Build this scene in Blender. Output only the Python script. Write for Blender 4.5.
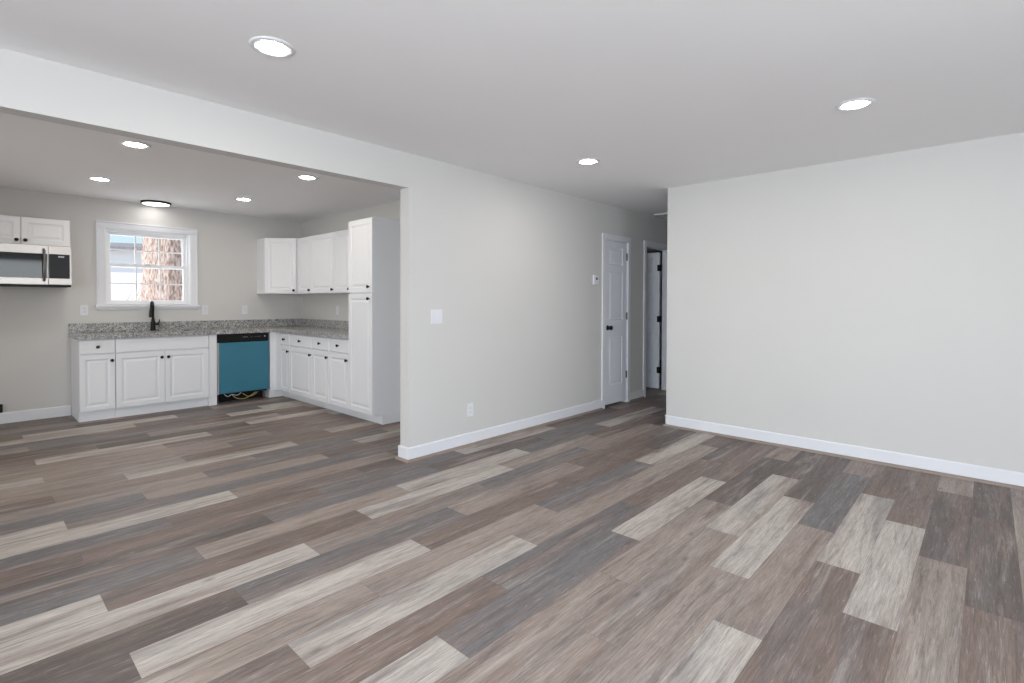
import bpy, bmesh, math, random
from mathutils import Matrix, Vector
for _o in list(bpy.data.objects):
    bpy.data.objects.remove(_o, do_unlink=True)
SC = bpy.context.scene
COL = SC.collection
rnd = random.Random(7)
PI = math.pi

# ------------------------------------------------------------------ camera
F, YAW, CY, CAMH, PIT, ROLL = 514.84, 0.7465, 308.74, 1.2723, 0.0135, -0.0029
sy, cy_ = math.sin(YAW), math.cos(YAW)
r0 = Vector((cy_, sy, 0)); f0 = Vector((-sy, cy_, 0)); zz = Vector((0, 0, 1))
f1 = f0 * math.cos(PIT) - zz * math.sin(PIT)
u1 = zz * math.cos(PIT) + f0 * math.sin(PIT)
R2 = r0 * math.cos(ROLL) - u1 * math.sin(ROLL)
U2 = u1 * math.cos(ROLL) + r0 * math.sin(ROLL)
cam = bpy.data.cameras.new('camera')
camo = bpy.data.objects.new('camera', cam); COL.objects.link(camo)
camo.matrix_world = Matrix(((R2.x, U2.x, -f1.x, 0), (R2.y, U2.y, -f1.y, 0), (R2.z, U2.z, -f1.z, CAMH), (0, 0, 0, 1)))
cam.sensor_fit = 'HORIZONTAL'; cam.sensor_width = 36.0
cam.lens = F / 1024 * 36.0
cam.shift_y = (CY - 341.5) / 1024
cam.clip_start = 0.02; cam.clip_end = 200
SC.camera = camo

# ------------------------------------------------------------------ world, sun, daylight, exposure
w = bpy.data.worlds.new('world'); SC.world = w; w.use_nodes = True
nt = w.node_tree; nt.nodes.clear()
sk = nt.nodes.new('ShaderNodeTexSky'); sk.sky_type = 'NISHITA'; sk.sun_disc = False
sk.sun_elevation = math.radians(38); sk.sun_rotation = math.radians(30); sk.air_density = 1.0; sk.dust_density = 1.5; sk.ozone_density = 2.0
bg = nt.nodes.new('ShaderNodeBackground'); bg.inputs['Strength'].default_value = 0.22
ow = nt.nodes.new('ShaderNodeOutputWorld')
nt.links.new(sk.outputs[0], bg.inputs[0]); nt.links.new(bg.outputs[0], ow.inputs[0])

def lamp(name, kind, loc, rot, energy, color, **kw):
    l = bpy.data.lights.new(name, kind); l.energy = energy; l.color = color
    for k, v in kw.items(): setattr(l, k, v)
    o = bpy.data.objects.new(name, l); COL.objects.link(o)
    o.location = loc; o.rotation_euler = rot
    return o
lamp('sun', 'SUN', (0, 0, 10), (math.radians(46), 0, math.radians(6)), 5.2, (1, .97, .93), angle=0.01)
# area lamps added as daylight; unseen rear and side windows placed for the light
XR, YS = 2.35, -2.2           # side wall and rear wall of the house
SIDE_Y, REAR_X = 1.1, .3
lamp('added_daylight_rear', 'AREA', (REAR_X, YS + .03, 1.45), (math.radians(90), 0, 0), 192, (.865, .94, 1.0), shape='RECTANGLE', size=1.7, size_y=1.5)
lamp('added_daylight_side', 'AREA', (XR - .03, SIDE_Y, 1.45), (0, math.radians(90), 0), 54, (.865, .94, 1.0), shape='RECTANGLE', size=1.5, size_y=1.6)
lamp('daylight_glass_door', 'AREA', (-5.5, YS - .16, 1.08), (math.radians(90), 0, 0), 40, (1.0, .95, .86), shape='RECTANGLE', size=1.75, size_y=2.0)
lamp('daylight_kitchen_window', 'AREA', (-7.70, 1.6025, 1.66), (0, math.radians(-90), 0), 6, (.95, .97, 1.0), shape='RECTANGLE', size=.84, size_y=.82)
SC.view_settings.view_transform = 'Standard'
SC.view_settings.look = 'None'
SC.view_settings.gamma = 1.0
SC.view_settings.use_curve_mapping = False
SC.view_settings.exposure = 0.0

# ------------------------------------------------------------------ materials
def lin(c):
    f = lambda v: v / 12.92 if v <= .04045 else ((v + .055) / 1.055) ** 2.4
    return tuple(f(v / 255.0) for v in c)
def mat(name, rgb, rough=.5, metal=0.0, spec=.5, bump=0.0, bscale=200.0, var=0.0, vscale=3.0, coat=0.0):
    m = bpy.data.materials.new(name); m.use_nodes = True
    t = m.node_tree; b = t.nodes['Principled BSDF']
    col = (*lin(rgb), 1)
    b.inputs['Base Color'].default_value = col
    b.inputs['Roughness'].default_value = rough; b.inputs['Metallic'].default_value = metal
    b.inputs['Specular IOR Level'].default_value = spec
    b.inputs['Coat Weight'].default_value = coat
    tc = t.nodes.new('ShaderNodeTexCoord')
    n = t.nodes.new('ShaderNodeTexNoise'); n.inputs['Scale'].default_value = vscale; n.inputs['Detail'].default_value = 3
    t.links.new(tc.outputs['Object'], n.inputs['Vector'])
    mx = t.nodes.new('ShaderNodeMix'); mx.data_type = 'RGBA'; mx.blend_type = 'MIX'
    v = max(var, .012)
    mx.inputs['A'].default_value = tuple(x * (1 - v) for x in col[:3]) + (1,)
    mx.inputs['B'].default_value = tuple(min(1, x * (1 + v)) for x in col[:3]) + (1,)
    t.links.new(n.outputs['Fac'], mx.inputs['Factor']); t.links.new(mx.outputs['Result'], b.inputs['Base Color'])
    if bump:
        n2 = t.nodes.new('ShaderNodeTexNoise'); n2.inputs['Scale'].default_value = bscale; n2.inputs['Detail'].default_value = 2
        t.links.new(tc.outputs['Object'], n2.inputs['Vector'])
        bp = t.nodes.new('ShaderNodeBump'); bp.inputs['Strength'].default_value = bump; bp.inputs['Distance'].default_value = .002
        t.links.new(n2.outputs['Fac'], bp.inputs['Height']); t.links.new(bp.outputs['Normal'], b.inputs['Normal'])
    return m
def emit_mat(name, rgb, strength):
    m = bpy.data.materials.new(name); m.use_nodes = True
    t = m.node_tree; b = t.nodes['Principled BSDF']
    b.inputs['Base Color'].default_value = (.8, .8, .8, 1)
    b.inputs['Emission Color'].default_value = (*rgb, 1); b.inputs['Emission Strength'].default_value = strength
    return m
def glass_mat(name):
    m = bpy.data.materials.new(name); m.use_nodes = True
    t = m.node_tree; t.nodes.clear()
    o = t.nodes.new('ShaderNodeOutputMaterial'); mx = t.nodes.new('ShaderNodeMixShader')
    tr = t.nodes.new('ShaderNodeBsdfTransparent'); gl = t.nodes.new('ShaderNodeBsdfGlossy')
    gl.inputs['Roughness'].default_value = .01
    fr = t.nodes.new('ShaderNodeFresnel'); fr.inputs['IOR'].default_value = 1.45
    t.links.new(fr.outputs[0], mx.inputs[0]); t.links.new(tr.outputs[0], mx.inputs[1]); t.links.new(gl.outputs[0], mx.inputs[2])
    t.links.new(mx.outputs[0], o.inputs[0])
    return m
def ramp_mat(name, stops, scale, rough, kind='noise', detail=6, vec=(1, 1, 1), bump=.0, interp='LINEAR', spec=.5):
    m = bpy.data.materials.new(name); m.use_nodes = True
    t = m.node_tree; b = t.nodes['Principled BSDF']; b.inputs['Roughness'].default_value = rough
    b.inputs['Specular IOR Level'].default_value = spec
    tc = t.nodes.new('ShaderNodeTexCoord'); mp = t.nodes.new('ShaderNodeMapping'); mp.inputs['Scale'].default_value = vec
    t.links.new(tc.outputs['Object'], mp.inputs['Vector'])
    if kind == 'noise':
        n = t.nodes.new('ShaderNodeTexNoise'); n.inputs['Detail'].default_value = detail; out = n.outputs['Fac']
    else:
        n = t.nodes.new('ShaderNodeTexVoronoi'); out = n.outputs['Color']
    n.inputs['Scale'].default_value = scale
    t.links.new(mp.outputs[0], n.inputs['Vector'])
    r = t.nodes.new('ShaderNodeValToRGB'); r.color_ramp.interpolation = interp
    el = r.color_ramp.elements
    while len(el) < len(stops): el.new(.5)
    for e, (p, c) in zip(el, stops): e.position = p; e.color = (*lin(c), 1)
    t.links.new(out, r.inputs['Fac']); t.links.new(r.outputs['Color'], b.inputs['Base Color'])
    if bump:
        bp = t.nodes.new('ShaderNodeBump'); bp.inputs['Strength'].default_value = bump; bp.inputs['Distance'].default_value = .03
        t.links.new(out, bp.inputs['Height']); t.links.new(bp.outputs['Normal'], b.inputs['Normal'])
    return m

M = dict(
    wall=mat('wall_paint', (209, 207, 205), .75, spec=.25, bump=.06, bscale=350),
    ceil=mat('ceiling_paint', (244, 243, 244), .85, spec=.2, bump=.05, bscale=300),
    trim=mat('trim_paint', (228, 229, 234), .35),
    door=mat('door_paint', (226, 229, 236), .4),
    cab=mat('cabinet_white', (228, 229, 233), .38),
    knob=mat('black_knob', (10, 9, 9), .5, .0, spec=.3),
    plastic=mat('white_plastic', (226, 227, 231), .35),
    slot=mat('dark_slot', (40, 40, 42), .5),
    black=mat('black_plastic', (9, 9, 10), .38, spec=.3),
    steel=mat('brushed_steel', (196, 190, 186), .33, .8, bump=.03, bscale=120),
    dkglass=mat('oven_glass', (12, 12, 15), .05, 0, .38),
    panel=mat('control_glass', (26, 26, 31), .35, 0, .3, var=.5, vscale=70),
    film=mat('blue_film', (54, 116, 138), .36, 0, .4, var=.06, vscale=5, bump=.15, bscale=9),
    shoe=mat('shoe_moulding_wood', (142, 128, 119), .5, var=.15, vscale=10),
    vinyl=mat('window_vinyl', (238, 239, 241), .35),
    steel_h=mat('hinge_nickel', (120, 120, 122), .35, .8),
    wire_y=mat('yellow_wire', (196, 180, 120), .5),
    wire_w=mat('white_wire', (200, 200, 200), .5),
    inner=mat('cabinet_inside', (60, 55, 50), .7),
    glass=glass_mat('window_glass'),
    lens=emit_mat('lamp_lens', (1, .96, .92), 150.0),
    lens_k=emit_mat('lamp_lens_warm', (1, .91, .78), 128.0),
    lens_d=emit_mat('disc_lens', (1, .97, .93), 7.0),
    sid=mat('house_siding', (236, 238, 242), .7, var=.03, vscale=2),
    roof=ramp_mat('roof_shingle', [(.3, (120, 118, 122)), (.7, (150, 148, 150))], 14, .8),
    bark=ramp_mat('tree_bark', [(.36, (140, 116, 104)), (.5, (190, 168, 156)), (.62, (216, 200, 190))], 16, .9, vec=(2.0, 2.0, .6), bump=.8, detail=8),
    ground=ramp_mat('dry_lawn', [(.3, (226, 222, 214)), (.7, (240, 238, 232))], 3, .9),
    leaf=ramp_mat('dry_twigs', [(.3, (170, 150, 125)), (.7, (205, 190, 165))], 20, .9),
    dark=mat('dark_window', (60, 66, 80), .2),
)
def granite():
    m = bpy.data.materials.new('speckled_granite'); m.use_nodes = True
    t = m.node_tree; b = t.nodes['Principled BSDF']; b.inputs['Roughness'].default_value = .18
    tc = t.nodes.new('ShaderNodeTexCoord')
    def ramp(src, stops, interp='CONSTANT'):
        r = t.nodes.new('ShaderNodeValToRGB'); r.color_ramp.interpolation = interp
        el = r.color_ramp.elements
        while len(el) < len(stops): el.new(.5)
        for e, (p, c) in zip(el, stops): e.position = p; e.color = (*lin(c), 1)
        t.links.new(src, r.inputs['Fac']); return r.outputs['Color']
    v = t.nodes.new('ShaderNodeTexVoronoi'); v.inputs['Scale'].default_value = 120; t.links.new(tc.outputs['Object'], v.inputs['Vector'])
    a = ramp(v.outputs['Color'], [(0, (92, 91, 92)), (.20, (138, 138, 139)), (.42, (171, 171, 171)), (.66, (206, 204, 202))])
    n = t.nodes.new('ShaderNodeTexNoise'); n.inputs['Scale'].default_value = 26; n.inputs['Detail'].default_value = 3
    t.links.new(tc.outputs['Object'], n.inputs['Vector'])
    c = ramp(n.outputs['Fac'], [(.35, (176, 174, 172)), (.65, (246, 245, 244))], 'LINEAR')
    mx = t.nodes.new('ShaderNodeMix'); mx.data_type = 'RGBA'; mx.blend_type = 'MULTIPLY'; mx.inputs['Factor'].default_value = .55
    t.links.new(a, mx.inputs['A']); t.links.new(c, mx.inputs['B']); t.links.new(mx.outputs['Result'], b.inputs['Base Color'])
    return m
M['granite'] = granite()

def floor_mat():
    m = bpy.data.materials.new('vinyl_plank'); m.use_nodes = True
    t = m.node_tree; b = t.nodes['Principled BSDF']
    N = lambda k: t.nodes.new(k)
    L = t.links.new
    tone = N('ShaderNodeVertexColor'); tone.layer_name = 'plank_tone'
    seed = N('ShaderNodeVertexColor'); seed.layer_name = 'plank_seed'
    tc = N('ShaderNodeTexCoord')
    off = N('ShaderNodeVectorMath'); off.operation = 'SCALE'; off.inputs['Scale'].default_value = 37.0
    L(seed.outputs['Color'], off.inputs[0])
    add = N('ShaderNodeVectorMath'); add.operation = 'ADD'
    L(tc.outputs['Object'], add.inputs[0]); L(off.outputs[0], add.inputs[1])
    def noise(vec, detail=4, rough=.55, dist=0.0):
        mp = N('ShaderNodeMapping'); mp.inputs['Scale'].default_value = vec; L(add.outputs[0], mp.inputs['Vector'])
        n = N('ShaderNodeTexNoise'); n.inputs['Scale'].default_value = 1; n.inputs['Detail'].default_value = detail
        n.inputs['Roughness'].default_value = rough; n.inputs['Distortion'].default_value = dist
        L(mp.outputs[0], n.inputs['Vector']); return n.outputs['Fac']
    def remap(src, a, bb, c, d):
        r = N('ShaderNodeMapRange'); r.inputs['From Min'].default_value = a; r.inputs['From Max'].default_value = bb
        r.inputs['To Min'].default_value = c; r.inputs['To Max'].default_value = d; L(src, r.inputs['Value']); return r.outputs['Result']
    def mixc(fac, A, B, mode='MIX'):
        x = N('ShaderNodeMix'); x.data_type = 'RGBA'; x.blend_type = mode
        if isinstance(fac, float): x.inputs['Factor'].default_value = fac
        else: L(fac, x.inputs['Factor'])
        for key, val in (('A', A), ('B', B)):
            if isinstance(val, tuple): x.inputs[key].default_value = (*val, 1)
            else: L(val, x.inputs[key])
        return x.outputs['Result']
    c = tone.outputs['Color']
    # broad brown, grey and pale bands inside a plank
    c = mixc(remap(noise((7, .7, 1), 4, .6, .4), .48, .66, 0, .70), c, lin((140, 121, 112)))
    c = mixc(remap(noise((9, .9, 2), 4, .6, .4), .50, .68, 0, .60), c, lin((117, 112, 112)))
    c = mixc(remap(noise((12, 1.0, 3), 5, .65, .6), .55, .72, 0, .50), c, lin((192, 183, 175)))
    c = mixc(remap(noise((30, 2.0, 4), 6, .7, .8), .50, .72, 0, .62), c, lin((84, 73, 69)))
    # fine grain: dark pores, limed flecks, cathedral figure
    c = mixc(1.0, c, remap(noise((260, 9, 1), 6, .8, .6), .30, .70, .62, 1.30), 'MULTIPLY')
    c = mixc(1.0, c, remap(noise((85, 4.0, 5), 6, .75, 1.4), .30, .70, .76, 1.16), 'MULTIPLY')
    c = mixc(remap(noise((140, 7, 6), 5, .75, 1.0), .58, .68, 0, .42), c, lin((206, 199, 193)))
    c = mixc(remap(noise((120, 5, 8), 5, .75, 1.2), .58, .68, 0, .50), c, lin((78, 68, 64)))
    # knots
    mp = N('ShaderNodeMapping'); mp.inputs['Scale'].default_value = (5.5, 2.2, 1); L(add.outputs[0], mp.inputs['Vector'])
    vo = N('ShaderNodeTexVoronoi'); vo.inputs['Scale'].default_value = 1; L(mp.outputs[0], vo.inputs['Vector'])
    c = mixc(remap(vo.outputs['Distance'], .02, .09, .5, 0), c, lin((78, 70, 66)))
    L(c, b.inputs['Base Color'])
    L(remap(noise((40, 3, 1), 3), .3, .7, .42, .56), b.inputs['Roughness'])
    b.inputs['Specular IOR Level'].default_value = .3
    bp = N('ShaderNodeBump'); bp.inputs['Strength'].default_value = .12; bp.inputs['Distance'].default_value = .002
    L(noise((150, 5, 1), 4), bp.inputs['Height']); L(bp.outputs['Normal'], b.inputs['Normal'])
    return m

# ------------------------------------------------------------------ mesh helpers
class MB:
    def __init__(s): s.bm = bmesh.new()
    def face(s, pts):
        return s.bm.faces.new([s.bm.verts.new(p) for p in pts])
    def box(s, x0, y0, z0, x1, y1, z1):
        v = [s.bm.verts.new(p) for p in ((x0, y0, z0), (x1, y0, z0), (x1, y1, z0), (x0, y1, z0), (x0, y0, z1), (x1, y0, z1), (x1, y1, z1), (x0, y1, z1))]
        for f in ((3, 2, 1, 0), (4, 5, 6, 7), (0, 1, 5, 4), (1, 2, 6, 5), (2, 3, 7, 6), (3, 0, 4, 7)):
            s.bm.faces.new([v[i] for i in f])
        return s
    def prism(s, pts, axis, a, b):
        """extrude a 2-D polygon along an axis: x -> pts are (y,z); y -> (x,z); z -> (x,y)"""
        def P(p, t):
            return {'x': (t, p[0], p[1]), 'y': (p[0], t, p[1]), 'z': (p[0], p[1], t)}[axis]
        A = [s.bm.verts.new(P(p, a)) for p in pts]; B = [s.bm.verts.new(P(p, b)) for p in pts]
        n = len(pts)
        s.bm.faces.new(A); s.bm.faces.new(B[::-1])
        for i in range(n): s.bm.faces.new([A[i], B[i], B[(i + 1) % n], A[(i + 1) % n]])
        return s
    def lathe(s, prof, mtx=None, seg=28):
        """prof: (radius, height) about z"""
        mtx = mtx or Matrix.Identity(4); rings = []
        for r, h in prof:
            if r < 1e-6: rings.append([s.bm.verts.new(mtx @ Vector((0, 0, h)))])
            else: rings.append([s.bm.verts.new(mtx @ Vector((r * math.cos(2 * PI * i / seg), r * math.sin(2 * PI * i / seg), h))) for i in range(seg)])
        for a, b in zip(rings, rings[1:]):
            for i in range(seg):
                j = (i + 1) % seg
                f = [a[i % len(a)], a[j % len(a)], b[j % len(b)], b[i % len(b)]]
                f = list(dict.fromkeys(f))
                if len(f) > 2: s.bm.faces.new(f)
        for rg, rev in ((rings[0], True), (rings[-1], False)):
            if len(rg) > 1: s.bm.faces.new(rg[::-1] if rev else rg)
        return s
    def tube(s, pts, rad, seg=12):
        pts = [Vector(p) for p in pts]; rr = rad if isinstance(rad, (list, tuple)) else [rad] * len(pts)
        rings = []; up = None
        for i, p in enumerate(pts):
            d = (pts[min(i + 1, len(pts) - 1)] - pts[max(i - 1, 0)]).normalized()
            if up is None or abs(up.dot(d)) > .99: up = Vector((0, 0, 1)) if abs(d.z) < .9 else Vector((1, 0, 0))
            a = d.cross(up).normalized(); bb = d.cross(a).normalized(); up = a.cross(d).normalized()
            rings.append([s.bm.verts.new(p + (a * math.cos(2 * PI * k / seg) + bb * math.sin(2 * PI * k / seg)) * rr[i]) for k in range(seg)])
        for a, b in zip(rings, rings[1:]):
            for k in range(seg): s.bm.faces.new([a[k], a[(k + 1) % seg], b[(k + 1) % seg], b[k]])
        s.bm.faces.new(rings[0][::-1]); s.bm.faces.new(rings[-1])
        return s
    def panelled(s, x0, z0, x1, z1, yf, yb, rects, prof):
        """slab whose front (facing -y, at yf) carries moulded panels; prof = [(inset, depth)], last ring filled"""
        xs = sorted({x0, x1} | {r[0] for r in rects} | {r[2] for r in rects})
        zs = sorted({z0, z1} | {r[1] for r in rects} | {r[3] for r in rects})
        for i in range(len(xs) - 1):
            for j in range(len(zs) - 1):
                cx, cz = (xs[i] + xs[i + 1]) / 2, (zs[j] + zs[j + 1]) / 2
                if any(r[0] < cx < r[2] and r[1] < cz < r[3] for r in rects): continue
                s.face([(xs[i], yf, zs[j]), (xs[i + 1], yf, zs[j]), (xs[i + 1], yf, zs[j + 1]), (xs[i], yf, zs[j + 1])])
        for (a, b, c, d) in rects:
            prev = None
            for ins, dep in prof:
                y = yf + dep
                ring = [(a + ins, y, b + ins), (c - ins, y, b + ins), (c - ins, y, d - ins), (a + ins, y, d - ins)]
                if prev:
                    for k in range(4): s.face([prev[k], prev[(k + 1) % 4], ring[(k + 1) % 4], ring[k]])
                prev = ring
            s.face(prev)
        # back and sides
        s.face([(x1, yb, z0), (x0, yb, z0), (x0, yb, z1), (x1, yb, z1)])
        for i in range(len(xs) - 1):
            s.face([(xs[i + 1], yf, z0), (xs[i], yf, z0), (xs[i], yb, z0), (xs[i + 1], yb, z0)])
            s.face([(xs[i], yf, z1), (xs[i + 1], yf, z1), (xs[i + 1], yb, z1), (xs[i], yb, z1)])
        for j in range(len(zs) - 1):
            s.face([(x0, yf, zs[j]), (x0, yf, zs[j + 1]), (x0, yb, zs[j + 1]), (x0, yb, zs[j])])
            s.face([(x1, yf, zs[j + 1]), (x1, yf, zs[j]), (x1, yb, zs[j]), (x1, yb, zs[j + 1])])
        return s
    def build(s, name, m, parent=None, bevel=0.0, smooth=False, weld=True):
        if weld: bmesh.ops.remove_doubles(s.bm, verts=s.bm.verts, dist=1e-5)
        bmesh.ops.recalc_face_normals(s.bm, faces=s.bm.faces)
        me = bpy.data.meshes.new(name); s.bm.to_mesh(me); s.bm.free()
        o = bpy.data.objects.new(name, me); COL.objects.link(o)
        me.materials.append(m if not isinstance(m, str) else M[m])
        if smooth:
            for p in me.polygons: p.use_smooth = True
        if bevel:
            md = o.modifiers.new('soft_edges', 'BEVEL'); md.width = bevel; md.segments = 2; md.limit_method = 'ANGLE'; md.angle_limit = math.radians(40)
        if parent: o.parent = parent
        return o
def tag(o, label, cat, group=None, kind=None):
    o['label'] = label; o['category'] = cat
    if group: o['group'] = group
    if kind: o['kind'] = kind
    return o
def thing(name, label, cat, loc=(0, 0, 0), rz=0.0, group=None, kind=None):
    o = bpy.data.objects.new(name, None); COL.objects.link(o); o.empty_display_size = .1
    o.location = loc; o.rotation_euler = (0, 0, rz)
    return tag(o, label, cat, group, kind)
def struct(mb, name, m, label, cat, bevel=0.0, smooth=False):
    return tag(mb.build(name, m, bevel=bevel, smooth=smooth), label, cat, kind='structure')
def copy_tree(o, parent=None):
    c = o.copy(); COL.objects.link(c)
    if parent: c.parent = parent
    for ch in [x for x in bpy.data.objects if x.parent == o and x != c]:
        copy_tree(ch, c)
    return c

# ------------------------------------------------------------------ dimensions
H = 2.44
XA, TA = -3.364, .11            # wall between living room and kitchen
YO, ZH = 2.4314, 2.17           # end of the wide opening, its head height
YL = -.75                       # other end of the opening (out of frame)
XB, YB, TB = -2.42, 4.956, .12  # wall on the right, and the hall behind it
XK, YK = -7.46, 3.476           # kitchen back wall and kitchen side wall
YE = 10.5                        # unseen hall end, set far back to keep the hall dim
D1 = (5.26, 5.79, 2.03)         # closet doorway: y0, y1, head
D2 = (6.26, 6.97, 2.03)         # open doorway
WIN = (1.175, 2.03, 1.225, 2.105)

# ------------------------------------------------------------------ floor
PW, PX0, PP = .1835, -.06, 1.23
TONES = {'L': (191, 182, 174), 'T': (158, 144, 135), 'B': (124, 108, 100), 'G': (119, 115, 115), 'D': (102, 92, 87)}
PLAN = {
    -1: 'BBBDD', 0: 'TTTDT', 1: 'TTBLB', 2: 'LLBLB', 3: 'TLTGT', 4: 'TTTLD', 5: 'TTTLD', 6: 'TTTDT', 7: 'TLGLB', 8: 'TBGBD', 9: 'BLTTB',
    10: 'DTTGL', 11: 'DLBBD', 12: 'DGTBG', 13: 'DLTGTD', 14: 'LBLTBD', 15: 'GTLGLB', 16: 'DDGDGB', 17: 'BBGLDB', 18: 'GBDGT', 19: 'TLTDB',
    20: 'LGGBT', 21: 'GTDTB', 22: 'GTGLD', 23: 'BTGTB', 24: 'TLBGB', 25: 'TTBLB', 26: 'LTGTB', 27: 'TTBTG', 28: 'GTBGB', 29: 'BLBLB',
    30: 'BDLGB', 31: 'TDTBG', 32: 'TGBLB', 33: 'GBLTB', 34: 'TLGLB', 35: 'BLGTD', 36: 'GDTBB', 37: 'LTGBB', 38: 'DGBTT', 39: 'BTDBG', 40: 'DGTBT', 41: 'BGDBT'}
def make_floor():
    bm = bmesh.new()
    tl = bm.loops.layers.float_color.new('plank_tone'); sl = bm.loops.layers.float_color.new('plank_seed')
    XMIN, XMAX, YMIN, YMAX = -7.75, XR + .2, YS - .2, YE + .2
    r = random.Random(3)
    for k in range(-14, 43):
        x1 = PX0 - PW * k; x0 = x1 - PW
        if x1 < XMIN or x0 > XMAX: continue
        x0, x1 = max(x0, XMIN), min(x1, XMAX)
        plan = PLAN.get(k, '')
        for n in range(-5, 8):
            a = 1.235 + .41 * ((k - 7) % 3) + PP * n; b = a + PP
            a, b = max(a, YMIN), min(b, YMAX)
            if b - a < .01: continue
            i = n + 2
            code = plan[i] if 0 <= i < len(plan) else r.choice('LTTBBGD')
            tone = lin(TONES[code]); j = r.uniform(.94, 1.06)
            c = tuple(min(1, v * j) for v in tone); sd = (r.random(), r.random(), r.random(), 1)
            e = .0006
            f = bm.faces.new([bm.verts.new(p) for p in ((x0 + e, a + e, 0), (x1 - e, a + e, 0), (x1 - e, b - e, 0), (x0 + e, b - e, 0))])
            for l in f.loops: l[tl] = (*c, 1); l[sl] = sd
    # sub-floor a hair below, seen only as the joint between planks
    f = bm.faces.new([bm.verts.new(p) for p in ((XMIN, YMIN, -.001), (XMAX, YMIN, -.001), (XMAX, YMAX, -.001), (XMIN, YMAX, -.001))])
    for l in f.loops: l[tl] = (*lin((84, 78, 75)), 1); l[sl] = (.3, .6, .2, 1)
    me = bpy.data.meshes.new('floor'); bm.to_mesh(me); bm.free()
    me.materials.append(floor_mat())
    o = bpy.data.objects.new('floor', me); COL.objects.link(o)
    tag(o, 'mixed light, taupe and grey wood look vinyl plank floor of the whole room', 'floor', kind='structure')
make_floor()

# ------------------------------------------------------------------ shell
struct(MB().box(-7.75, YS - .2, H, XR + .25, YE + .2, H + .1), 'ceiling', 'ceil', 'flat white ceiling over living room, kitchen and hall', 'ceiling')
# wall between rooms: the header, the piece left of the opening, the piece with both doorways
b = MB()
b.box(XA - TA, YS, 0, XA, YL, H)
b.box(XA - TA, YL, ZH, XA, YO, H)
b.box(XA - TA, YO, 0, XA, D1[0], H)
b.box(XA - TA, D1[0], D1[2], XA, D1[1], H)
b.box(XA - TA, D1[1], 0, XA, D2[0], H)
b.box(XA - TA, D2[0], D2[2], XA, D2[1], H)
b.box(XA - TA, D2[1], 0, XA, YE, H)
struct(b, 'wall_left', 'wall', 'pale grey wall with the wide kitchen opening and the two hall doors', 'wall')
struct(MB().box(XB, YB, 0, XR + .12, YB + TB, H).box(XB, YB + TB, 0, XB + TB, YE, H), 'wall_right', 'wall', 'blank pale grey wall on the right with a corner into the hall', 'wall')
struct(MB().box(-7.75, YE, 0, XB + TB, YE + .1, H), 'wall_hall_end', 'wall', 'pale grey wall closing the far end of the hall', 'wall')
def wall_y(name, y0, y1, xa, xb, holes, label):
    b = MB(); x = xa
    for (h0, h1, z0, z1) in sorted(holes):
        b.box(x, y0, 0, h0, y1, H)
        if z0 > 0: b.box(h0, y0, 0, h1, y1, z0)
        b.box(h0, y0, z1, h1, y1, H); x = h1
    b.box(x, y0, 0, xb, y1, H)
    return struct(b, name, 'wall', label, 'wall')
wall_y('wall_rear', YS - .12, YS, XK - .14, XR + .12, [(-6.38, -4.62, 0.05, 2.08), (REAR_X - .85, REAR_X + .85, .7, 2.2)], 'pale grey wall behind the camera with a wide window and a glass door')
b = MB(); b.box(XR, YS, 0, XR + .12, SIDE_Y - .8, H).box(XR, SIDE_Y + .8, 0, XR + .12, YB, H).box(XR, SIDE_Y - .8, 0, XR + .12, SIDE_Y + .8, .7).box(XR, SIDE_Y - .8, 2.2, XR + .12, SIDE_Y + .8, H)
struct(b, 'wall_side', 'wall', 'pale grey side wall out of frame on the right with a wide window', 'wall')
b = MB()
b.box(XK - .14, YS, 0, XK, WIN[0], H).box(XK - .14, WIN[1], 0, XK, YK + .1, H)
b.box(XK - .14, WIN[0], 0, XK, WIN[1], WIN[2]).box(XK - .14, WIN[0], WIN[3], XK, WIN[1], H)
struct(b, 'wall_kitchen_back', 'wall', 'greige kitchen wall with the small window over the sink', 'wall')
struct(MB().box(XK, YK, 0, XA - TA, YK + .1, H), 'wall_kitchen_side', 'wall', 'greige kitchen wall behind the pantry and the right hand cabinets', 'wall')
# closet and bedroom behind the hall doors
struct(MB().box(-4.2, 5.12, 0, XA - TA, 5.18, H).box(-4.2, 5.92, 0, XA - TA, 6.0, H).box(-4.26, 5.12, 0, -4.2, 6.0, H), 'wall_closet', 'wall', 'dark closet walls behind the closed hall door', 'wall')
struct(MB().box(-6.6, 6.0, 0, -6.5, YE, H), 'wall_bedroom', 'wall', 'far wall of the dark room behind the open hall door', 'wall')

# baseboards and shoe moulding
BH, BT = .112, .013
def baseboard(name, runs, label):
    b = MB()
    for (x0, y0, x1, y1, nx, ny) in runs:       # run along a wall face, (nx, ny) = into the room
        p = [(0, 0), (BT, 0), (BT, BH - .008), (BT - .005, BH), (0, BH)]
        if abs(x1 - x0) > abs(y1 - y0): b.prism([(y0 + ny * q[0], q[1]) for q in p], 'x', x0, x1)
        else: b.prism([(x0 + nx * q[0], q[1]) for q in p], 'y', y0, y1)
    o = struct(b, name, 'trim', label, 'baseboard')
    return o
def shoe(name, runs, label):
    b = MB()
    for (x0, y0, x1, y1, nx, ny) in runs:
        p = [(0, 0)] + [(.019 * math.cos(a), .021 * math.sin(a)) for a in [PI / 2 * i / 5 for i in range(6)]]
        if abs(x1 - x0) > abs(y1 - y0): b.prism([(y0 + ny * (BT + q[0]), q[1]) for q in p], 'x', x0, x1)
        else: b.prism([(x0 + nx * (BT + q[0]), q[1]) for q in p], 'y', y0, y1)
    return struct(b, name, 'shoe', label, 'trim')
CW, CT = .06, .016       # door casing
left_runs = [(XA, YO, XA, D1[0] - CW, 1, 0), (XA, D1[1] + CW, XA, D2[0] - CW, 1, 0), (XA, D2[1] + CW, XA, YE, 1, 0)]
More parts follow.
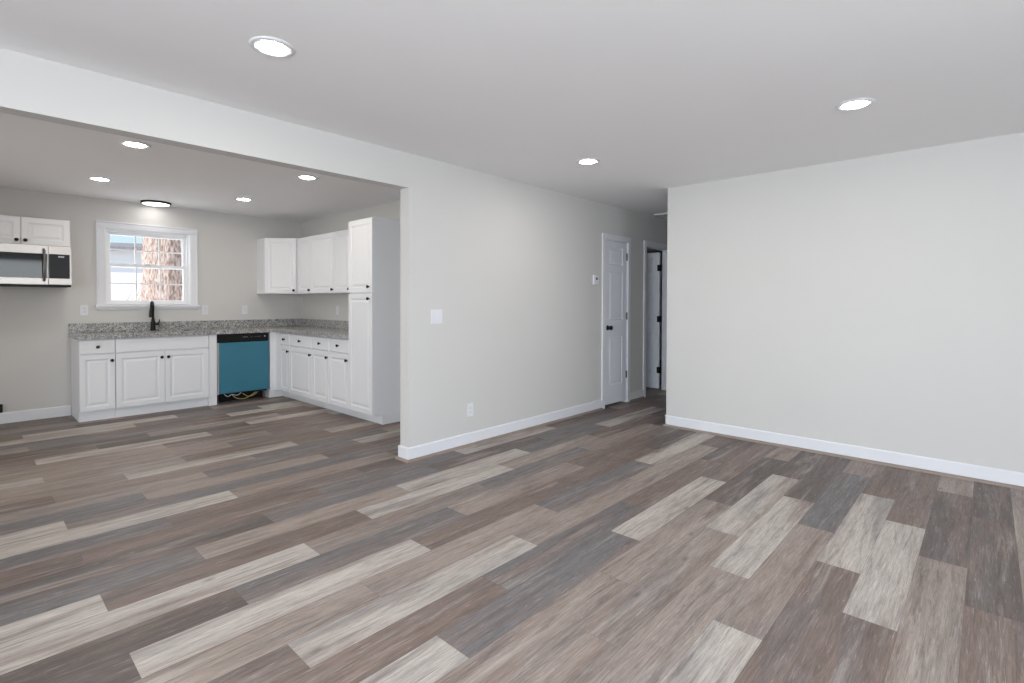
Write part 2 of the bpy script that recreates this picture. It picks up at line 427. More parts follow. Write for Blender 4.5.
end_runs = [(XA - TA - BT, YO, XA + BT, YO, 0, -1)]
baseboard('baseboard_left', left_runs + end_runs + [(XA - TA, YO, XA - TA, YK, -1, 0)], 'white baseboard along the left wall and round its end at the opening')
shoe('trim_1', [(XA, YO - BT, XA, D1[0] - CW, 1, 0), (XA, D1[1] + CW, XA, D2[0] - CW, 1, 0), (XA - TA - BT - .017, YO, XA + BT + .017, YO, 0, -1)], 'thin wood shoe moulding at the foot of the left baseboard')
baseboard('baseboard_right', [(XB - BT, YB, XR, YB, 0, -1), (XB, YB - BT, XB, YE, -1, 0)], 'white baseboard along the blank right wall')
shoe('trim_2', [(XB - BT, YB, XR, YB, 0, -1), (XB, YB - BT - .017, XB, YE, -1, 0)], 'thin wood shoe moulding at the foot of the right baseboard')
baseboard('baseboard_kitchen', [(XK, YS, XK, .86, 1, 0)], 'white baseboard on the kitchen wall left of the base cabinets')
baseboard('baseboard_kitchen_side', [(-4.57, YK, XA - TA, YK, 0, -1)], 'white baseboard in the gap beside the pantry')
baseboard('baseboard_side', [(XR, YS, XR, YB, -1, 0)], 'white baseboard along the side wall out of frame')
# ------------------------------------------------------------------ kitchen: cabinets
DP = [(0, 0), (.003, .004), (.010, .006), (.016, .0075), (.019, .0075), (.040, .0015)]   # raised panel
DT = .02                                                                 # door thickness
def knob_mesh(parent, x, z, yf):
    mt = Matrix.Translation((x, yf, z)) @ Matrix.Rotation(PI / 2, 4, 'X')
    return MB().lathe([(.010, 0), (.010, .002), (.007, .005), (.0068, .011), (.013, .015), (.0170, .020), (.0162, .025), (.010, .0285), (0, .029)], mt, 20).build('knob', 'knob', parent, smooth=True)
def cab_door(parent, x0, x1, z0, z1, depth, knob=None, stile=.052, label=None):
    yf = -depth - DT
    d = MB().panelled(x0, z0, x1, z1, yf, -depth - .001, [(x0 + stile, z0 + stile, x1 - stile, z1 - stile)], DP).build('door', 'cab', parent, bevel=.002)
    if knob: knob_mesh(d, knob[0], knob[1], yf)
    return d
def cab_drawer(parent, x0, x1, z0, z1, depth, knob=True, name='drawer_front'):
    yf = -depth - DT
    b = MB(); e = .006
    b.panelled(x0, z0, x1, z1, yf + .004, -depth - .001, [(x0, z0, x1, z1)], [(0, 0), (e, -.004), (e + .001, -.004)])
    d = b.build(name, 'cab', parent)
    if knob: knob_mesh(d, (x0 + x1) / 2, (z0 + z1) / 2, yf)
    return d
def base_body(parent, w_, depth, toe=.095, toe_h=.10, zt=.864, x0=0.0):
    pr = [(0, 0), (-depth + toe, 0), (-depth + toe, toe_h), (-depth, toe_h), (-depth, zt), (0, zt)]
    return MB().prism(pr, 'x', x0, x0 + w_).build('carcass', 'cab', parent)
GAP = .0025
ZD0, ZD1, ZW0, ZW1 = .112, .698, .710, .856
def base_cabinet(label, loc, rz, w_, depth, knob_side='R', toe=.095, two=False, group=None, x_gap=GAP):
    t = thing('base_cabinet', label, 'cabinet', loc, rz, group)
    if two:      # open inside so that the basin hangs free
        base_body(t, w_ - .0008, depth, toe, zt=.60)
        MB().box(0, -depth, .60, w_ - .0008, -depth + .02, .864).box(0, -depth + .02, .60, .018, 0, .864).box(w_ - .0188, -depth + .02, .60, w_ - .0008, 0, .864).build('rail', 'cab', t)
    else:
        base_body(t, w_ - .0008, depth, toe)
    if two:
        cab_drawer(t, x_gap, w_ - x_gap, ZW0, ZW1, depth, knob=False, name='false_drawer_front')
        mid = w_ / 2
        cab_door(t, x_gap, mid - GAP / 2, ZD0, ZD1, depth, (mid - .032, ZD1 - .066))
        cab_door(t, mid + GAP / 2, w_ - x_gap, ZD0, ZD1, depth, (mid + .032, ZD1 - .066))
    else:
        cab_drawer(t, x_gap, w_ - x_gap, ZW0, ZW1, depth)
        kx = w_ - .030 if knob_side == 'R' else .030
        cab_door(t, x_gap, w_ - x_gap, ZD0, ZD1, depth, (kx, ZD1 - .066), stile=.052 if w_ > .35 else .045)
    return t
XF = -6.92                # face frame plane of the back run
DB = XF - XK - .002       # its depth
RB = PI / 2
def back(y): return (XK + .002, y, 0)
base_cabinet('narrow white base cabinet with one drawer and one door left of the sink', back(.866), RB, .300, DB, 'R', toe=.03)
base_cabinet('wide white sink base cabinet with two doors under the window', back(1.168), RB, .905, DB, two=True, toe=.03)
t = thing('end_panel', 'white floor to counter panel at the left side of the dishwasher', 'panel', back(2.0745), RB)
MB().box(0, -DB - .012, 0, .088, 0, .864).build('panel_board', 'cab', t, bevel=.002)
YF = 2.886                # face frame plane of the right run
DR = YK - YF - .002
t = thing('corner_filler', 'white corner filler post between dishwasher and right hand drawers', 'panel', (0, 0, 0), 0)
fx = XF + .012
MB().prism([(XK + .01, 2.795), (fx, 2.795), (fx, YF - .012), (-6.777, YF - .012), (-6.777, YF + .012), (fx - .024, YF + .012), (fx - .024, 2.82), (XK + .01, 2.82)], 'z', .10, .864).build('corner_post', 'cab', t, bevel=.002)
MB().prism([(XK + .01, 2.797), (fx - .03, 2.797), (fx - .03, YF + .085), (-6.777, YF + .085), (-6.777, YF + .1), (fx - .046, YF + .1), (fx - .046, 2.815), (XK + .01, 2.815)], 'z', 0, .10).build('toe_board', 'cab', t)
# right run, counted from the corner
def right(x): return (x, YK - .002, 0)
base_cabinet('narrowest white base cabinet beside the inside corner by the dishwasher', right(-6.775), 0, .285, DR)
base_cabinet('widest white base cabinet of the right hand run, second from the corner', right(-6.489), 0, .603, DR)
base_cabinet('white base cabinet third from the corner in the right hand run', right(-5.885), 0, .404, DR)
base_cabinet('white base cabinet standing against the tall pantry', right(-5.480), 0, .433, DR)
# pantry
PX, PWD = -5.046, .468
t = thing('pantry_cabinet', 'tall white pantry cabinet with stacked upper and lower doors', 'cabinet', right(PX), 0)
pr = [(0, 0), (-DR + .095, 0), (-DR + .095, .10), (-DR, .10), (-DR, 2.13), (0, 2.13)]
MB().prism(pr, 'x', 0, PWD).build('carcass', 'cab', t, bevel=.002)
MB().box(PWD, -DR + .095, 0, PWD + .006, -.005, .098).build('toe_side_board', 'cab', t)
cab_door(t, GAP, PWD - GAP, 1.362, 2.122, DR, (PWD - .062, 1.422))
cab_door(t, GAP, PWD - GAP, .112, 1.354, DR, (PWD - .062, 1.300))
# wall cabinets on the right wall
UZ0, UZ1 = 1.372, 2.125
def wall_cabinet(label, loc, rz, w_, depth, z0, z1, doors, group=None):
    t = thing('wall_cabinet', label, 'cabinet', (loc[0], loc[1], 0), rz, group)
    MB().box(0, -depth, z0, w_ - .0008, 0, z1).build('carcass', 'cab', t, bevel=.0015)
    n = len(doors); dw = w_ / n
    for i, side in enumerate(doors):
        a, b_ = i * dw + GAP, (i + 1) * dw - GAP
        kx = b_ - .030 if side == 'R' else a + .030
        cab_door(t, a, b_, z0 + .006, z1 - .006, depth, (kx, z0 + .046))
    return t
DU = YK - 3.17 - .002
wall_cabinet('narrow white wall cabinet right of the angled corner one', right(-6.865), 0, .375, DU, UZ0, UZ1, 'R')
wall_cabinet('widest white wall cabinet of the right wall, in the middle', right(-6.489), 0, .603, DU, UZ0, UZ1, 'R')
wall_cabinet('white wall cabinet partly hidden by the tall pantry', right(-5.885), 0, .400, DU, UZ0, UZ1, 'R')
# angled corner wall cabinet
A = Vector((-7.172, 2.838)); B = Vector((-6.868, 3.142))
t = thing('corner_wall_cabinet', 'white corner wall cabinet with one angled door', 'cabinet', (A.x, A.y, 0), math.atan2(B.y - A.y, B.x - A.x))
dl = (B - A).length
def loc2(p):
    d = Vector(p) - A; ux = (B - A).normalized(); uy = Vector((-ux.y, ux.x)); return (d.dot(ux), d.dot(uy))
poly = [loc2(p) for p in ((A.x - .011, A.y + .003), (B.x - .003, B.y + .011), (B.x - .003, YK - .003), (XK + .003, YK - .003), (XK + .003, A.y + .003))]
MB().prism(poly, 'z', UZ0, UZ1).build('carcass', 'cab', t, bevel=.0015)
cab_door(t, .004, dl - .008, UZ0 + .006, UZ1 - .006, -.009, (dl - .038, UZ0 + .046))
# over-range cabinet and microwave on the back wall
wall_cabinet('short two door white wall cabinet above the microwave', back(.07), RB, .762, .29, 1.835, 2.118, 'RL')

def microwave():
    t = thing('microwave', 'stainless over the range microwave hung under the short cabinet', 'microwave', back(.068), RB)
    W, D, z0, z1 = .764, .375, 1.432, 1.832
    MB().box(0, -D, z0, W, 0, z1).build('body', 'steel', t, bevel=.003)
    MB().box(.004, -D - .004, z0 - .020, W - .004, -.01, z0).build('vent_grille', 'black', t, bevel=.003)
    d = MB(); xs = .578
    d.panelled(.003, z0 + .004, xs, z1 - .003, -D - .03, -D - .001, [(.05, 1.498, xs - .006, 1.748)], [(0, 0), (.002, .004), (.0025, .004)])
    door = d.build('door', 'steel', t, bevel=.002)
    MB().box(.053, -D - .0275, 1.501, xs - .009, -D - .025, 1.745).build('window', 'dkglass', door)
    h = MB()
    h.tube([(xs - .032, -D - .03, 1.475), (xs - .032, -D - .062, 1.485), (xs - .032, -D - .062, 1.780), (xs - .032, -D - .03, 1.790)], .0115, 10)
    h.build('handle', 'steel_h', door, smooth=True)
    p = MB().box(xs + .003, -D - .03, z0 + .004, W - .003, -D - .001, z1 - .003).build('control_panel', 'steel', t, bevel=.002)
    MB().box(xs + .006, -D - .032, 1.498, W - .018, -D - .0302, 1.748).build('keypad', 'panel', p)
    MB().box(xs + .078, -D - .0335, 1.715, xs + .125, -D - .0322, 1.730).build('display', mat('display_grey', (170, 180, 195), .3), p)
microwave()

# ------------------------------------------------------------------ countertop, sink, faucet
def counter():
    t = thing('countertop', 'speckled grey granite countertop running round the corner', 'countertop', (0, 0, 0))
    z0, z1 = .866, .912
    fx, fy = XF + .045, YF - .045
    yl = .846
    sx0, sx1, sy0, sy1 = -7.36, -7.02, 1.29, 1.95     # sink cut-out
    b = MB()
    b.box(XK + .002, yl, z0, sx0, YK - .002, z1)
    b.box(sx1, yl, z0, fx, YK - .002, z1)
    b.box(sx0, yl, z0, sx1, sy0, z1); b.box(sx0, sy1, z0, sx1, YK - .002, z1)
    b.box(fx, fy, z0, -5.048, YK - .002, z1)
    b.build('slab', 'granite', t)
    tag(MB().box(XK + .002, yl, z1, XK + .022, YK - .002, 1.016).build('backsplash', 'granite', bevel=.002), 'long low granite backsplash strip under the kitchen window', 'backsplash')
    tag(MB().box(XK + .0225, YK - .022, z1, -5.048, YK - .002, 1.016).build('backsplash', 'granite', bevel=.002), 'low granite backsplash strip under the right hand wall cabinets', 'backsplash')
    s = thing('sink', 'undermount steel sink set in the granite below the window', 'sink', ((sx0 + sx1) / 2, (sy0 + sy1) / 2, 0))
    hx, hy, d = (sx1 - sx0) / 2 + .006, (sy1 - sy0) / 2 + .006, .012
    m = MB()
    m.box(-hx, -hy, .73, hx, hy, .742)
    for a in ((-hx, -hy, -hx + d, hy), (hx - d, -hy, hx, hy), (-hx + d, -hy, hx - d, -hy + d), (-hx + d, hy - d, hx - d, hy)):
        m.box(a[0], a[1], .742, a[2], a[3], .865)
    m.build('basin', 'steel', s)
    MB().lathe([(.045, .7421), (.045, .745), (.03, .746), (0, .7445)], seg=24).build('drain', 'steel_h', s, smooth=True)
counter()
def faucet():
    t = thing('faucet', 'black pull down kitchen faucet behind the sink', 'faucet', (-7.395, 1.617, .912))
    MB().lathe([(.030, 0), (.030, .006), (.027, .012), (.024, .09), (.018, .13), (.0145, .15)]).build('base', 'black', t, smooth=True)
    pts = [(0, 0, .14), (0, 0, .29)]; R = .058
    for i in range(1, 12):
        a = PI * i / 12; pts.append((R - R * math.cos(a), 0, .29 + R * math.sin(a)))
    pts.append((2 * R, 0, .285))
    # neck swung a little towards the left as in the photo
    rot = Matrix.Rotation(-.35, 4, 'Z')
    pts = [rot @ Vector(p) for p in pts]
    MB().tube(pts, .014, 12).build('neck', 'black', t, smooth=True)
    e = pts[-1]
    MB().lathe([(.015, .0), (.017, -.02), (.022, -.08), (.025, -.115), (.022, -.122)], Matrix.Translation(e)).build('spray_head', 'black', t, smooth=True)
    h = MB().tube([(.0, .016, .075), (0, .055, .08)], .0125, 12)
    h.tube([(0, .05, .082), (.004, .062, .10), (.008, .066, .135)], [.007, .007, .005], 8)
    h.build('handle', 'black', t, smooth=True)
faucet()

# ------------------------------------------------------------------ dishwasher
def dishwasher():
    t = thing('dishwasher', 'dishwasher with its door still under blue protective film', 'dishwasher', back(2.164), RB)
    W, D = .615, DB
    MB().box(.012, -D + .03, .10, W - .012, -.02, .860).build('tub', 'black', t)
    MB().box(0, -D - .006, .760, W, -D + .03, .858).build('control_panel', 'black', t, bevel=.004)
    d = MB().box(.022, -D - .022, .128, W, -D + .028, .756).build('door', 'film', t, bevel=.006)
    MB().box(.004, -D - .016, .12, .020, -D + .028, .756).build('door_edge', 'steel', d, bevel=.002, ).__setitem__('label', 'bare steel strip beside the blue film')
    pm = mat('panel_print', (150, 150, 152), .5)
    for x, w_ in ((.300, .060), (.400, .012), (.440, .010), (.470, .010), (.492, .022)):
        MB().box(x, -D - .0068, .814, x + w_, -D - .0055, .820).build('button_print', pm, t)
    MB().lathe([(.008, 0), (.008, .0012), (0, .0014)], Matrix.Translation((W - .045, -D - .006, .818)) @ Matrix.Rotation(PI / 2, 4, 'X'), 16).build('indicator', mat('indicator_white', (210, 210, 212), .4), t)
    MB().box(.02, -D + .16, .0, W - .02, -D + .18, .12).build('toe_plate', 'black', t)
    for x in (.035, W - .035):
        MB().lathe([(.016, 0), (.016, .012), (.006, .014), (.006, .105)], Matrix.Translation((x, -D + .05, 0)), 14).build('leg', 'steel_h', t, smooth=True)
    for (p, m) in (([(.17, -D + .04, .11), (.24, -D + .05, .045), (.33, -D + .045, .028), (.42, -D + .05, .06), (.50, -D + .05, .115)], 'wire_y'),
                   ([(.30, -D + .06, .11), (.38, -D + .06, .05), (.46, -D + .055, .062), (.52, -D + .06, .11)], 'wire_y'),
                   ([(.09, -D + .03, .115), (.13, -D + .02, .082), (.18, -D + .03, .10), (.24, -D + .02, .085), (.29, -D + .03, .112)], 'wire_w')):
        # smooth curve through the points
        q = []
        for i in range(len(p) - 1):
            p0, p1, p2, p3 = [Vector(p[max(0, min(len(p) - 1, i + j))]) for j in (-1, 0, 1, 2)]
            for s in range(6):
                u = s / 6; q.append(.5 * ((2 * p1) + (p2 - p0) * u + (2 * p0 - 5 * p1 + 4 * p2 - p3) * u * u + (3 * p1 - p0 - 3 * p2 + p3) * u ** 3))
        q.append(Vector(p[-1]))
        MB().tube(q, .0045, 8).build('wire', m, t, smooth=True)
dishwasher()

# ------------------------------------------------------------------ wall plates
def outlet(label, loc, rz, group=None, w_=.072, h=.117):
    t = thing('wall_outlet', label, 'outlet', loc, rz, group)
    MB().panelled(-w_ / 2, -h / 2, w_ / 2, h / 2, -.005, 0, [(-.017, -.034, .017, .034)], [(0, 0), (.0012, .0015), (.002, .0015)]).build('cover_plate', 'plastic', t, bevel=.0015)
    for z in (-.018, .018):
        s = MB().prism([(.0145 * math.cos(a) , z + .0125 * math.sin(a)) for a in [2 * PI * i / 16 for i in range(16)]], 'y', -.0062, -.0035).build('socket', 'plastic', t)
        MB().box(-.0065, -.0066, z - .003, -.0048, -.0061, z + .005).box(.0048, -.0066, z - .003, .0065, -.0061, z + .005).box(-.002, -.0066, z - .009, .002, -.0061, z - .006).build('slots', 'slot', s)
    return t
def rocker_plate(label, loc, rz, n=1):
    w_ = .072 + .046 * (n - 1); h = .117
    t = thing('light_switch', label, 'light switch', loc, rz)
    rects = [(-.017 + .046 * (i - (n - 1) / 2), -.034, .017 + .046 * (i - (n - 1) / 2), .034) for i in range(n)]
    MB().panelled(-w_ / 2, -h / 2, w_ / 2, h / 2, -.005, 0, rects, [(0, 0), (.0012, .002), (.002, .002)]).build('cover_plate', 'plastic', t, bevel=.0015)
    for r in rects:
        MB().prism([(-.0035, r[1] + .002), (-.0075, r[1] + .003), (-.0048, 0), (-.0045, r[3] - .003), (-.0035, r[3] - .002)], 'x', r[0] + .002, r[2] - .002).build('rocker', 'plastic', t)
    return t
outlet('white wall outlet left of the kitchen window above the counter', (XK, .980, 1.163), RB)
outlet('white wall outlet at the right edge of the kitchen window', (XK, 2.198, 1.154), RB)
outlet('white wall outlet above the dishwasher', (XK, 2.683, 1.152), RB)
outlet('white wall outlet on the kitchen side wall under the wall cabinets', (-6.398, YK, 1.150), 0)
outlet('low white wall outlet on the left wall above the baseboard', (XA, 3.092, .314), RB)
rocker_plate('white two gang light switch on the left wall beside the opening', (XA, 2.7135, 1.148), RB, 2)
t = thing('range_outlet', 'black range outlet low on the kitchen wall at the left picture edge', 'outlet', (XK, .30, .16), RB)
MB().box(-.072, -.030, -.043, .022, 0, .043).build('housing', 'black', t, bevel=.006)
MB().lathe([(.028, 0), (.028, .003), (0, .003)], Matrix.Translation((-.038, -.030, 0)) @ Matrix.Rotation(PI / 2, 4, 'X'), 20).build('socket', 'slot', t)
t = thing('thermostat', 'small white thermostat with a dark dial beside the closet door', 'thermostat', (XA, 5.06, 1.53), RB)
MB().box(-.052, -.022, -.055, .052, 0, .055).build('housing', 'plastic', t, bevel=.005)
MB().box(-.012, -.0235, .0, .018, -.0218, .026).build('display', 'black', t)

# ------------------------------------------------------------------ ceiling lights
def lathe_down(prof, seg=36): return MB().lathe([(r, -h) for r, h in prof][::-1], None, seg)
def downlight(label, x, y, lens, group):
    t = thing('recessed_light', label, 'ceiling light', (x, y, H), 0, group)
    b = MB(); ring = [(.098, 0), (.096, .004), (.088, .007), (.066, .006), (.064, .001)]
    rr = [[b.bm.verts.new((r * math.cos(2 * PI * i / 36), r * math.sin(2 * PI * i / 36), -h)) for i in range(36)] for r, h in ring]
    for a, c in zip(rr, rr[1:]):
        for i in range(36): b.bm.faces.new([a[i], a[(i + 1) % 36], c[(i + 1) % 36], c[i]])
    b.build('trim_ring', 'plastic', t, smooth=True)
    b = MB(); b.bm.faces.new([b.bm.verts.new((.065 * math.cos(2 * PI * i / 36), .065 * math.sin(2 * PI * i / 36), -.003)) for i in range(36)][::-1])
    bm = b
    o = bm.build('lens', lens, t)
    return t
downlight('recessed ceiling light nearest the camera above the living room floor', -2.428, 0.999, 'lens', 'living room recessed lights')
downlight('recessed ceiling light in front of the blank right wall', -.589, 3.603, 'lens', 'living room recessed lights')
downlight('recessed ceiling light in the middle before the hall', -2.452, 3.574, 'lens', 'living room recessed lights')
G = 'kitchen recessed lights'
downlight('recessed kitchen light just beyond the header, on the left', -4.69, .921, 'lens_k', G)
downlight('recessed kitchen light farther in, towards the microwave', -6.275, .953, 'lens_k', G)
downlight('recessed kitchen light between the window and the pantry, farther from the header', -6.28, 2.253, 'lens_k', G)
downlight('recessed kitchen light just beyond the header, above the pantry side', -4.725, 2.262, 'lens_k', G)
t = thing('flush_light', 'round flush ceiling light with a black rim above the kitchen window', 'ceiling light', (-7.26, 1.625, H))
R_ = .150
b = MB(); rr = [[b.bm.verts.new((r * math.cos(2 * PI * i / 48), r * math.sin(2 * PI * i / 48), -h)) for i in range(48)] for r, h in ((R_, 0), (R_, .022), (R_ - .002, .025), (R_ - .014, .025), (R_ - .015, .020))]
for a, c in zip(rr, rr[1:]):
    for i in range(48): b.bm.faces.new([a[i], a[(i + 1) % 48], c[(i + 1) % 48], c[i]])
b.build('rim', 'black', t, smooth=False)
b = MB(); rr = [[b.bm.verts.new((r * math.cos(2 * PI * i / 48), r * math.sin(2 * PI * i / 48), -h)) for i in range(48)] for r, h in ((R_ - .014, .022), (R_ - .03, .028), (.05, .032))]
for a, c in zip(rr, rr[1:]):
    for i in range(48): b.bm.faces.new([a[i], a[(i + 1) % 48], c[(i + 1) % 48], c[i]])
b.bm.faces.new(rr[-1][::-1])
b.build('lens', 'lens_d', t, smooth=True)

# attic hatch in the hall ceiling
t = thing('attic_hatch', 'white framed attic hatch in the hall ceiling', 'hatch', (-3.27, 6.30, H), 0)
b = MB()
for a in ((0, 0, .7, .05), (0, .85, .7, .9), (0, .05, .05, .85), (.65, .05, .7, .85)): b.box(a[0], a[1], -.018, a[2], a[3], 0)
b.build('frame', 'trim', t, bevel=.003)
MB().box(.052, .052, -.008, .648, .848, 0).build('panel', 'ceil', t)

# ------------------------------------------------------------------ hall doors
PP_ = [(0, 0), (.008, .007), (.014, .0075), (.038, .002)]
def door_slab(mb_parent, w_, h, rects, t=.035, name='slab', both=True, mirror=False):
    b = MB(); b.panelled(0, .0, w_, h, 0, t, rects, PP_)
    return b.build(name, 'door', mb_parent, bevel=.0015)
def casing(name, y0, y1, zt, label, xface, sgn):
    """casing round a doorway in the left wall: jamb lining plus face boards, xface = wall face, sgn = room side"""
    b = MB(); xo = xface + sgn * CT
    for (a, c) in ((y0 - CW, y0 + .004), (y1 - .004, y1 + CW)):
        b.box(min(xface, xo), a, 0, max(xface, xo), c, zt + CW)
    b.box(min(xface, xo), y0 + .004, zt - .004, max(xface, xo), y1 - .004, zt + CW)
    # jamb lining
    b.box(XA - TA, y0, 0, XA - .0005, y0 + .012, zt).box(XA - TA, y1 - .012, 0, XA - .0005, y1, zt).box(XA - TA, y0, zt - .012, XA - .0005, y1, zt)
    return struct(b, name, 'trim', label, 'door trim', bevel=.003)
casing('trim_3', *D1, 'white casing round the narrow closed hall door', XA, 1)
casing('trim_4', *D2, 'white casing round the open hall doorway', XA, 1)
# closed narrow door: hinged on the right, face flush with the hall side of the wall
w1 = D1[1] - D1[0] - .030
t = thing('door_1', 'narrow closed white three panel hall door with a black knob', 'door', (XA - .004, D1[0] + .015, .032), RB, kind='structure')
st = .095
h1 = D1[2] - .032 - .015
slab = door_slab(t, w1, h1, [(st, .23, w1 - st, .815), (st, 1.02, w1 - st, 1.615), (st, 1.69, w1 - st, 1.905)])
kz = .93
k = MB().lathe([(.03, 0), (.03, .006), (.012, .010), (.011, .028), (.022, .036), (.028, .048), (.027, .058), (.018, .066), (0, .068)], Matrix.Translation((.062, 0, kz)) @ Matrix.Rotation(PI / 2, 4, 'X'), 24)
k.build('knob', 'knob', t, smooth=True)
MB().box(-.008, -.001, kz - .03, .0, .004, kz + .03).build('latch_plate', 'steel_h', t)
for z in (.325, 1.065, 1.81):
    MB().lathe([(.0065, -.045), (.0065, .045)], Matrix.Translation((w1 + .006, -.008, z)), 12).box(w1 - .012, -.003, z - .045, w1 + .022, .0, z + .045).build('hinge', 'steel_h', t)
# open door, swung square into the dark room, hinged at the far jamb
w2 = D2[1] - D2[0] - .032
hx, hy = XA - TA - .006, D2[1] - .017
t = thing('door_2', 'white six panel door standing open into the dark room', 'door', (hx - w2 - .022, hy - .045, .018), .02, kind='structure')
s2, mid = .105, .09
pw = (w2 - 2 * s2 - mid) / 2
rects = []
for (z0, z1) in ((.23, .80), (1.0, 1.60), (1.69, 1.90)):
    rects += [(s2, z0, s2 + pw, z1), (s2 + pw + mid, z0, w2 - s2, z1)]
door_slab(t, w2, 1.975, rects)
for z in (.27, 1.01, 1.75):
    MB().lathe([(.008, -.045), (.008, .045)], Matrix.Translation((w2 + .004, -.004, z)), 12).box(w2 - .03, -.0025, z - .045, w2 + .002, 0, z + .045).box(w2 + .006, -.002, z - .045, w2 + .04, .0, z + .045).build('hinge', 'black', t)

# ------------------------------------------------------------------ kitchen window
def kitchen_window():
    y0, y1, z0, z1 = WIN
    W = y1 - y0; Hh = z1 - z0
    t = thing('window_1', 'white double hung kitchen window with grilles above the sink', 'window', (XK, y0, z0), RB, kind='structure')
    cw = .083
    b = MB()
    for (a, c, d, e) in ((-cw, -.002, .0, Hh + cw), (W, -.002, W + cw, Hh + cw)):
        b.prism([(a, 0), (a, -.020), (a + .012, -.022), (a + .02, -.016), (d - .012, -.014), (d, -.010), (d, 0)] if a < 0 else
                [(a, 0), (a, -.010), (a + .012, -.014), (d - .02, -.016), (d - .012, -.022), (d, -.020), (d, 0)], 'z', -.002, Hh)
    b.prism([(0, Hh), (-.010, Hh), (-.014, Hh + .012), (-.016, Hh + cw - .02), (-.022, Hh + cw - .012), (-.020, Hh + cw), (0, Hh + cw)], 'x', -cw, W + cw)
    b.build('casing', 'trim', t)
    MB().box(-cw - .012, -.045, -.028, W + cw + .012, .06, -.002).build('sill', 'trim', t, bevel=.004)
    MB().prism([(0, -.028), (-.014, -.028), (-.016, -.05), (-.008, -.062), (0, -.062)], 'x', -cw, W + cw).build('apron', 'trim', t)
    # frame
    f = MB(); j = .024
    f.box(0, 0, -.002, .006, .14, Hh).box(W - .006, 0, -.002, W, .14, Hh).box(.006, 0, Hh - .006, W - .006, .14, Hh).box(.006, .06, -.002, W - .006, .14, .004)
    f.box(.006, .05, .004, j, .135, Hh - .006).box(W - j, .05, .004, W - .006, .135, Hh - .006).box(j, .05, Hh - j, W - j, .135, Hh - .006).box(j, .05, .004, W - j, .135, .018)
    f.build('frame', 'vinyl', t)
    def sash(name, za, zb, ya, yb, bot, top):
        b = MB(); s_ = .036; xa, xb = j, W - j
        b.box(xa, ya, za, xa + s_, yb, zb).box(xb - s_, ya, za, xb, yb, zb).box(xa + s_, ya, za, xb - s_, yb, za + bot).box(xa + s_, ya, zb - top, xb - s_, yb, zb)
        o = b.build(name, 'vinyl', t, bevel=.003)
        gx0, gx1, gz0, gz1 = xa + s_, xb - s_, za + bot, zb - top; ym = (ya + yb) / 2
        m = MB()
        for i in (1, 2):
            x = gx0 + (gx1 - gx0) * i / 3; m.box(x - .008, ym - .006, gz0, x + .008, ym + .006, gz1)
        z = (gz0 + gz1) / 2; m.box(gx0, ym - .0055, z - .008, gx1, ym + .0055, z + .008)
        m.build('grille', 'vinyl', o)
        g = MB(); g.face([(gx0, ym + .008, gz0), (gx1, ym + .008, gz0), (gx1, ym + .008, gz1), (gx0, ym + .008, gz1)])
        g.build('pane', 'glass', o)
    zm = 1.69 - z0
    sash('upper_sash', zm - .02, Hh - j, .098, .128, .036, .034)
    l = sash('lower_sash', .018, zm + .02, .062, .092, .036, .036)
    MB().box(W / 2 - .03, .05, zm + .02, W / 2 + .03, .075, zm + .03).build('sash_lock', 'vinyl', t, bevel=.003)
kitchen_window()
# unseen windows added behind the camera to carry the daylight
def plain_window(name, loc, rz, W, Hh, label, n):
    t = thing(name, label, 'window', loc, rz, kind='structure')
    b = MB()
    b.box(0, 0, 0, .05, .06, Hh).box(W - .05, 0, 0, W, .06, Hh).box(.05, 0, 0, W - .05, .06, .05).box(.05, 0, Hh - .05, W - .05, .06, Hh)
    for i in range(1, n): b.box(W * i / n - .025, 0, .05, W * i / n + .025, .06, Hh - .05)
    b.box(.05, .01, Hh / 2 - .02, W - .05, .05, Hh / 2 + .02)
    b.build('frame', 'vinyl', t)
    g = MB(); g.face([(.05, .03, .05), (W - .05, .03, .05), (W - .05, .03, Hh - .05), (.05, .03, Hh - .05)])
    g.build('pane', 'glass', t)
    b = MB(); c = .08
    for a in ((-c, -c, 0, Hh + c), (W, -c, W + c, Hh + c), (0, -c, W, 0), (0, Hh, W, Hh + c)): b.box(a[0], -.055, a[1], a[2], -.038, a[3])
    b.build('casing', 'trim', t)
plain_window('window_2', (REAR_X + .85, YS - .055, .7), PI, 1.7, 1.5, 'unseen wide living room window added in the wall behind the camera', 2)
plain_window('window_3', (XR + .055, SIDE_Y + .8, .7), -PI / 2, 1.6, 1.5, 'unseen wide window added in the side wall out of frame', 2)
plain_window('window_4', (-4.62, YS - .055, .05), PI, 1.76, 2.03, 'glass patio door in the rear wall of the dining end', 2)

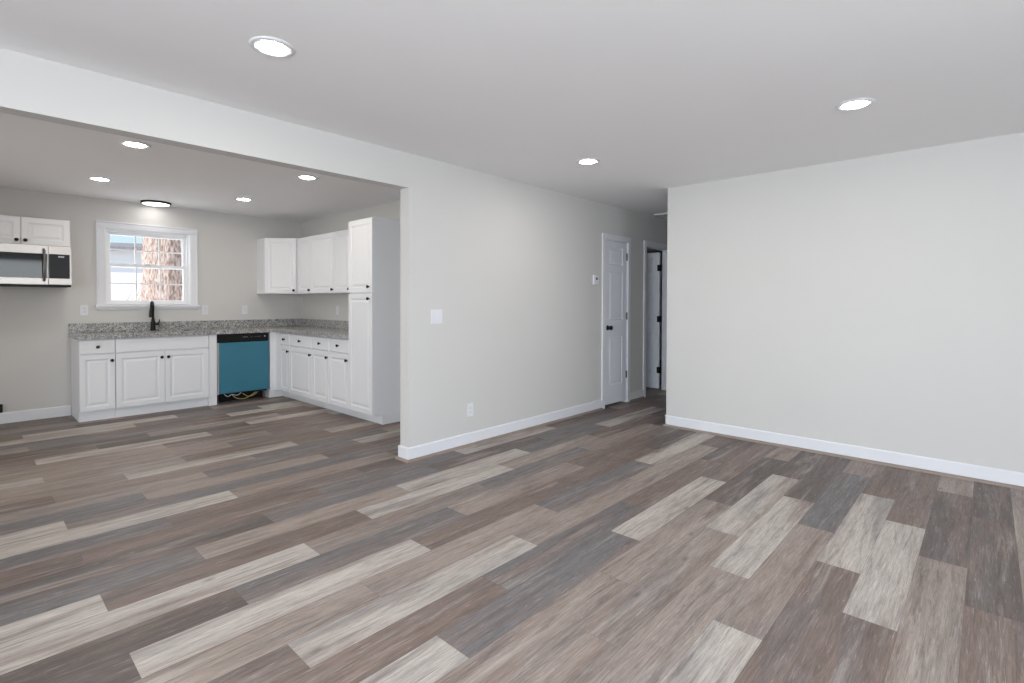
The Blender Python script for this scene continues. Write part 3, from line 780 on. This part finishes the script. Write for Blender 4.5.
# ------------------------------------------------------------------ outside the kitchen window
b = MB(); b.face([(-60, -40, -.35), (-7.65, -40, -.35), (-7.65, 40, -.35), (-60, 40, -.35)])
struct(b, 'ground', 'ground', 'pale sunlit ground outside the kitchen window', 'ground')
def tree():
    t = thing('tree', 'thick rough barked tree trunk close outside the kitchen window', 'tree', (-11.6, 2.90, -.36))
    r = random.Random(5); b = MB(); seg = 40; rings = []
    for i in range(46):
        z = i * .14; rad = .52 * (1 + .35 * math.exp(-z * 1.6)) * (1 - .02 * z)
        ring = []
        for k in range(seg):
            a = 2 * PI * k / seg
            q = rad * (1 + .035 * math.sin(9 * a + 1.3 * math.sin(z * 2.1)) + .03 * math.sin(17 * a - z * 1.7) + r.uniform(-.02, .02))
            ring.append(b.bm.verts.new((q * math.cos(a), q * math.sin(a), z)))
        rings.append(ring)
    for a, c in zip(rings, rings[1:]):
        for k in range(seg): b.bm.faces.new([a[k], a[(k + 1) % seg], c[(k + 1) % seg], c[k]])
    b.bm.faces.new(rings[-1])
    b.build('trunk', 'bark', t, smooth=True)
    for (z, ang, l) in ((4.4, 2.4, 2.2), (5.2, -2.0, 2.0), (5.8, .6, 1.8), (6.0, 3.9, 2.3)):
        p = [(0, 0, z), (.5 * l * math.cos(ang), .5 * l * math.sin(ang), z + .5 * l), (l * math.cos(ang), l * math.sin(ang), z + 1.2 * l)]
        MB().tube(p, [.16, .09, .03], 10).build('branch', 'bark', t, smooth=True)
tree()
def house():
    t = thing('neighbour_house', 'white neighbouring house with a grey shingle roof beyond the tree', 'house', (-21.0, 5.6, -.35), math.radians(62))
    W, D, Hh = 13.0, 7.0, 3.05
    b = MB(); b.box(-W / 2, -D / 2, 0, W / 2, D / 2, Hh)
    b.prism([(-D / 2, Hh), (D / 2, Hh), (0, Hh + .42)], 'x', -W / 2, W / 2)
    b.build('wall', 'sid', t)
    rf = MB(); e = .35; sl = .42 / (D / 2)
    for sgn in (1, -1):
        y0, y1 = sgn * (D / 2 + e), 0
        z0, z1 = Hh - e * sl + .02, Hh + .44
        rf.prism([(y0, z0), (y1, z1), (y1, z1 + .12), (y0, z0 + .12)], 'x', -W / 2 - e, W / 2 + e)
    rf.build('roof', 'roof', t)
    for x in (-3.6, 0.6, 3.8):
        o = MB().box(x, -D / 2 - .03, 1.1, x + .9, -D / 2, 2.4).build('window', 'vinyl', t)
        MB().box(x + .07, -D / 2 - .035, 1.17, x + .83, -D / 2 - .031, 2.33).build('pane', 'dark', o)
house()
def bush():
    t = thing('bare_bush', 'tan bush of bare twigs leaning towards the tree outside the lower window panes', 'bush', (-13.4, 2.33, -.36))
    r = random.Random(11); b = MB()
    for i in range(90):
        a = r.gauss(PI / 2, .9); l = r.uniform(1.5, 2.05); tilt = r.uniform(.05, .5)
        d = Vector((math.cos(a) * math.sin(tilt), math.sin(a) * math.sin(tilt), math.cos(tilt)))
        m_ = d * l * .55 + Vector((r.uniform(-.08, .08), r.uniform(-.08, .08), 0))
        b.tube([(0, 0, 0), m_, d * l + Vector((0, .12 * l, -.06 * l))], [.018, .013, .006], 5)
    b.build('twigs', 'leaf', t)
bush()
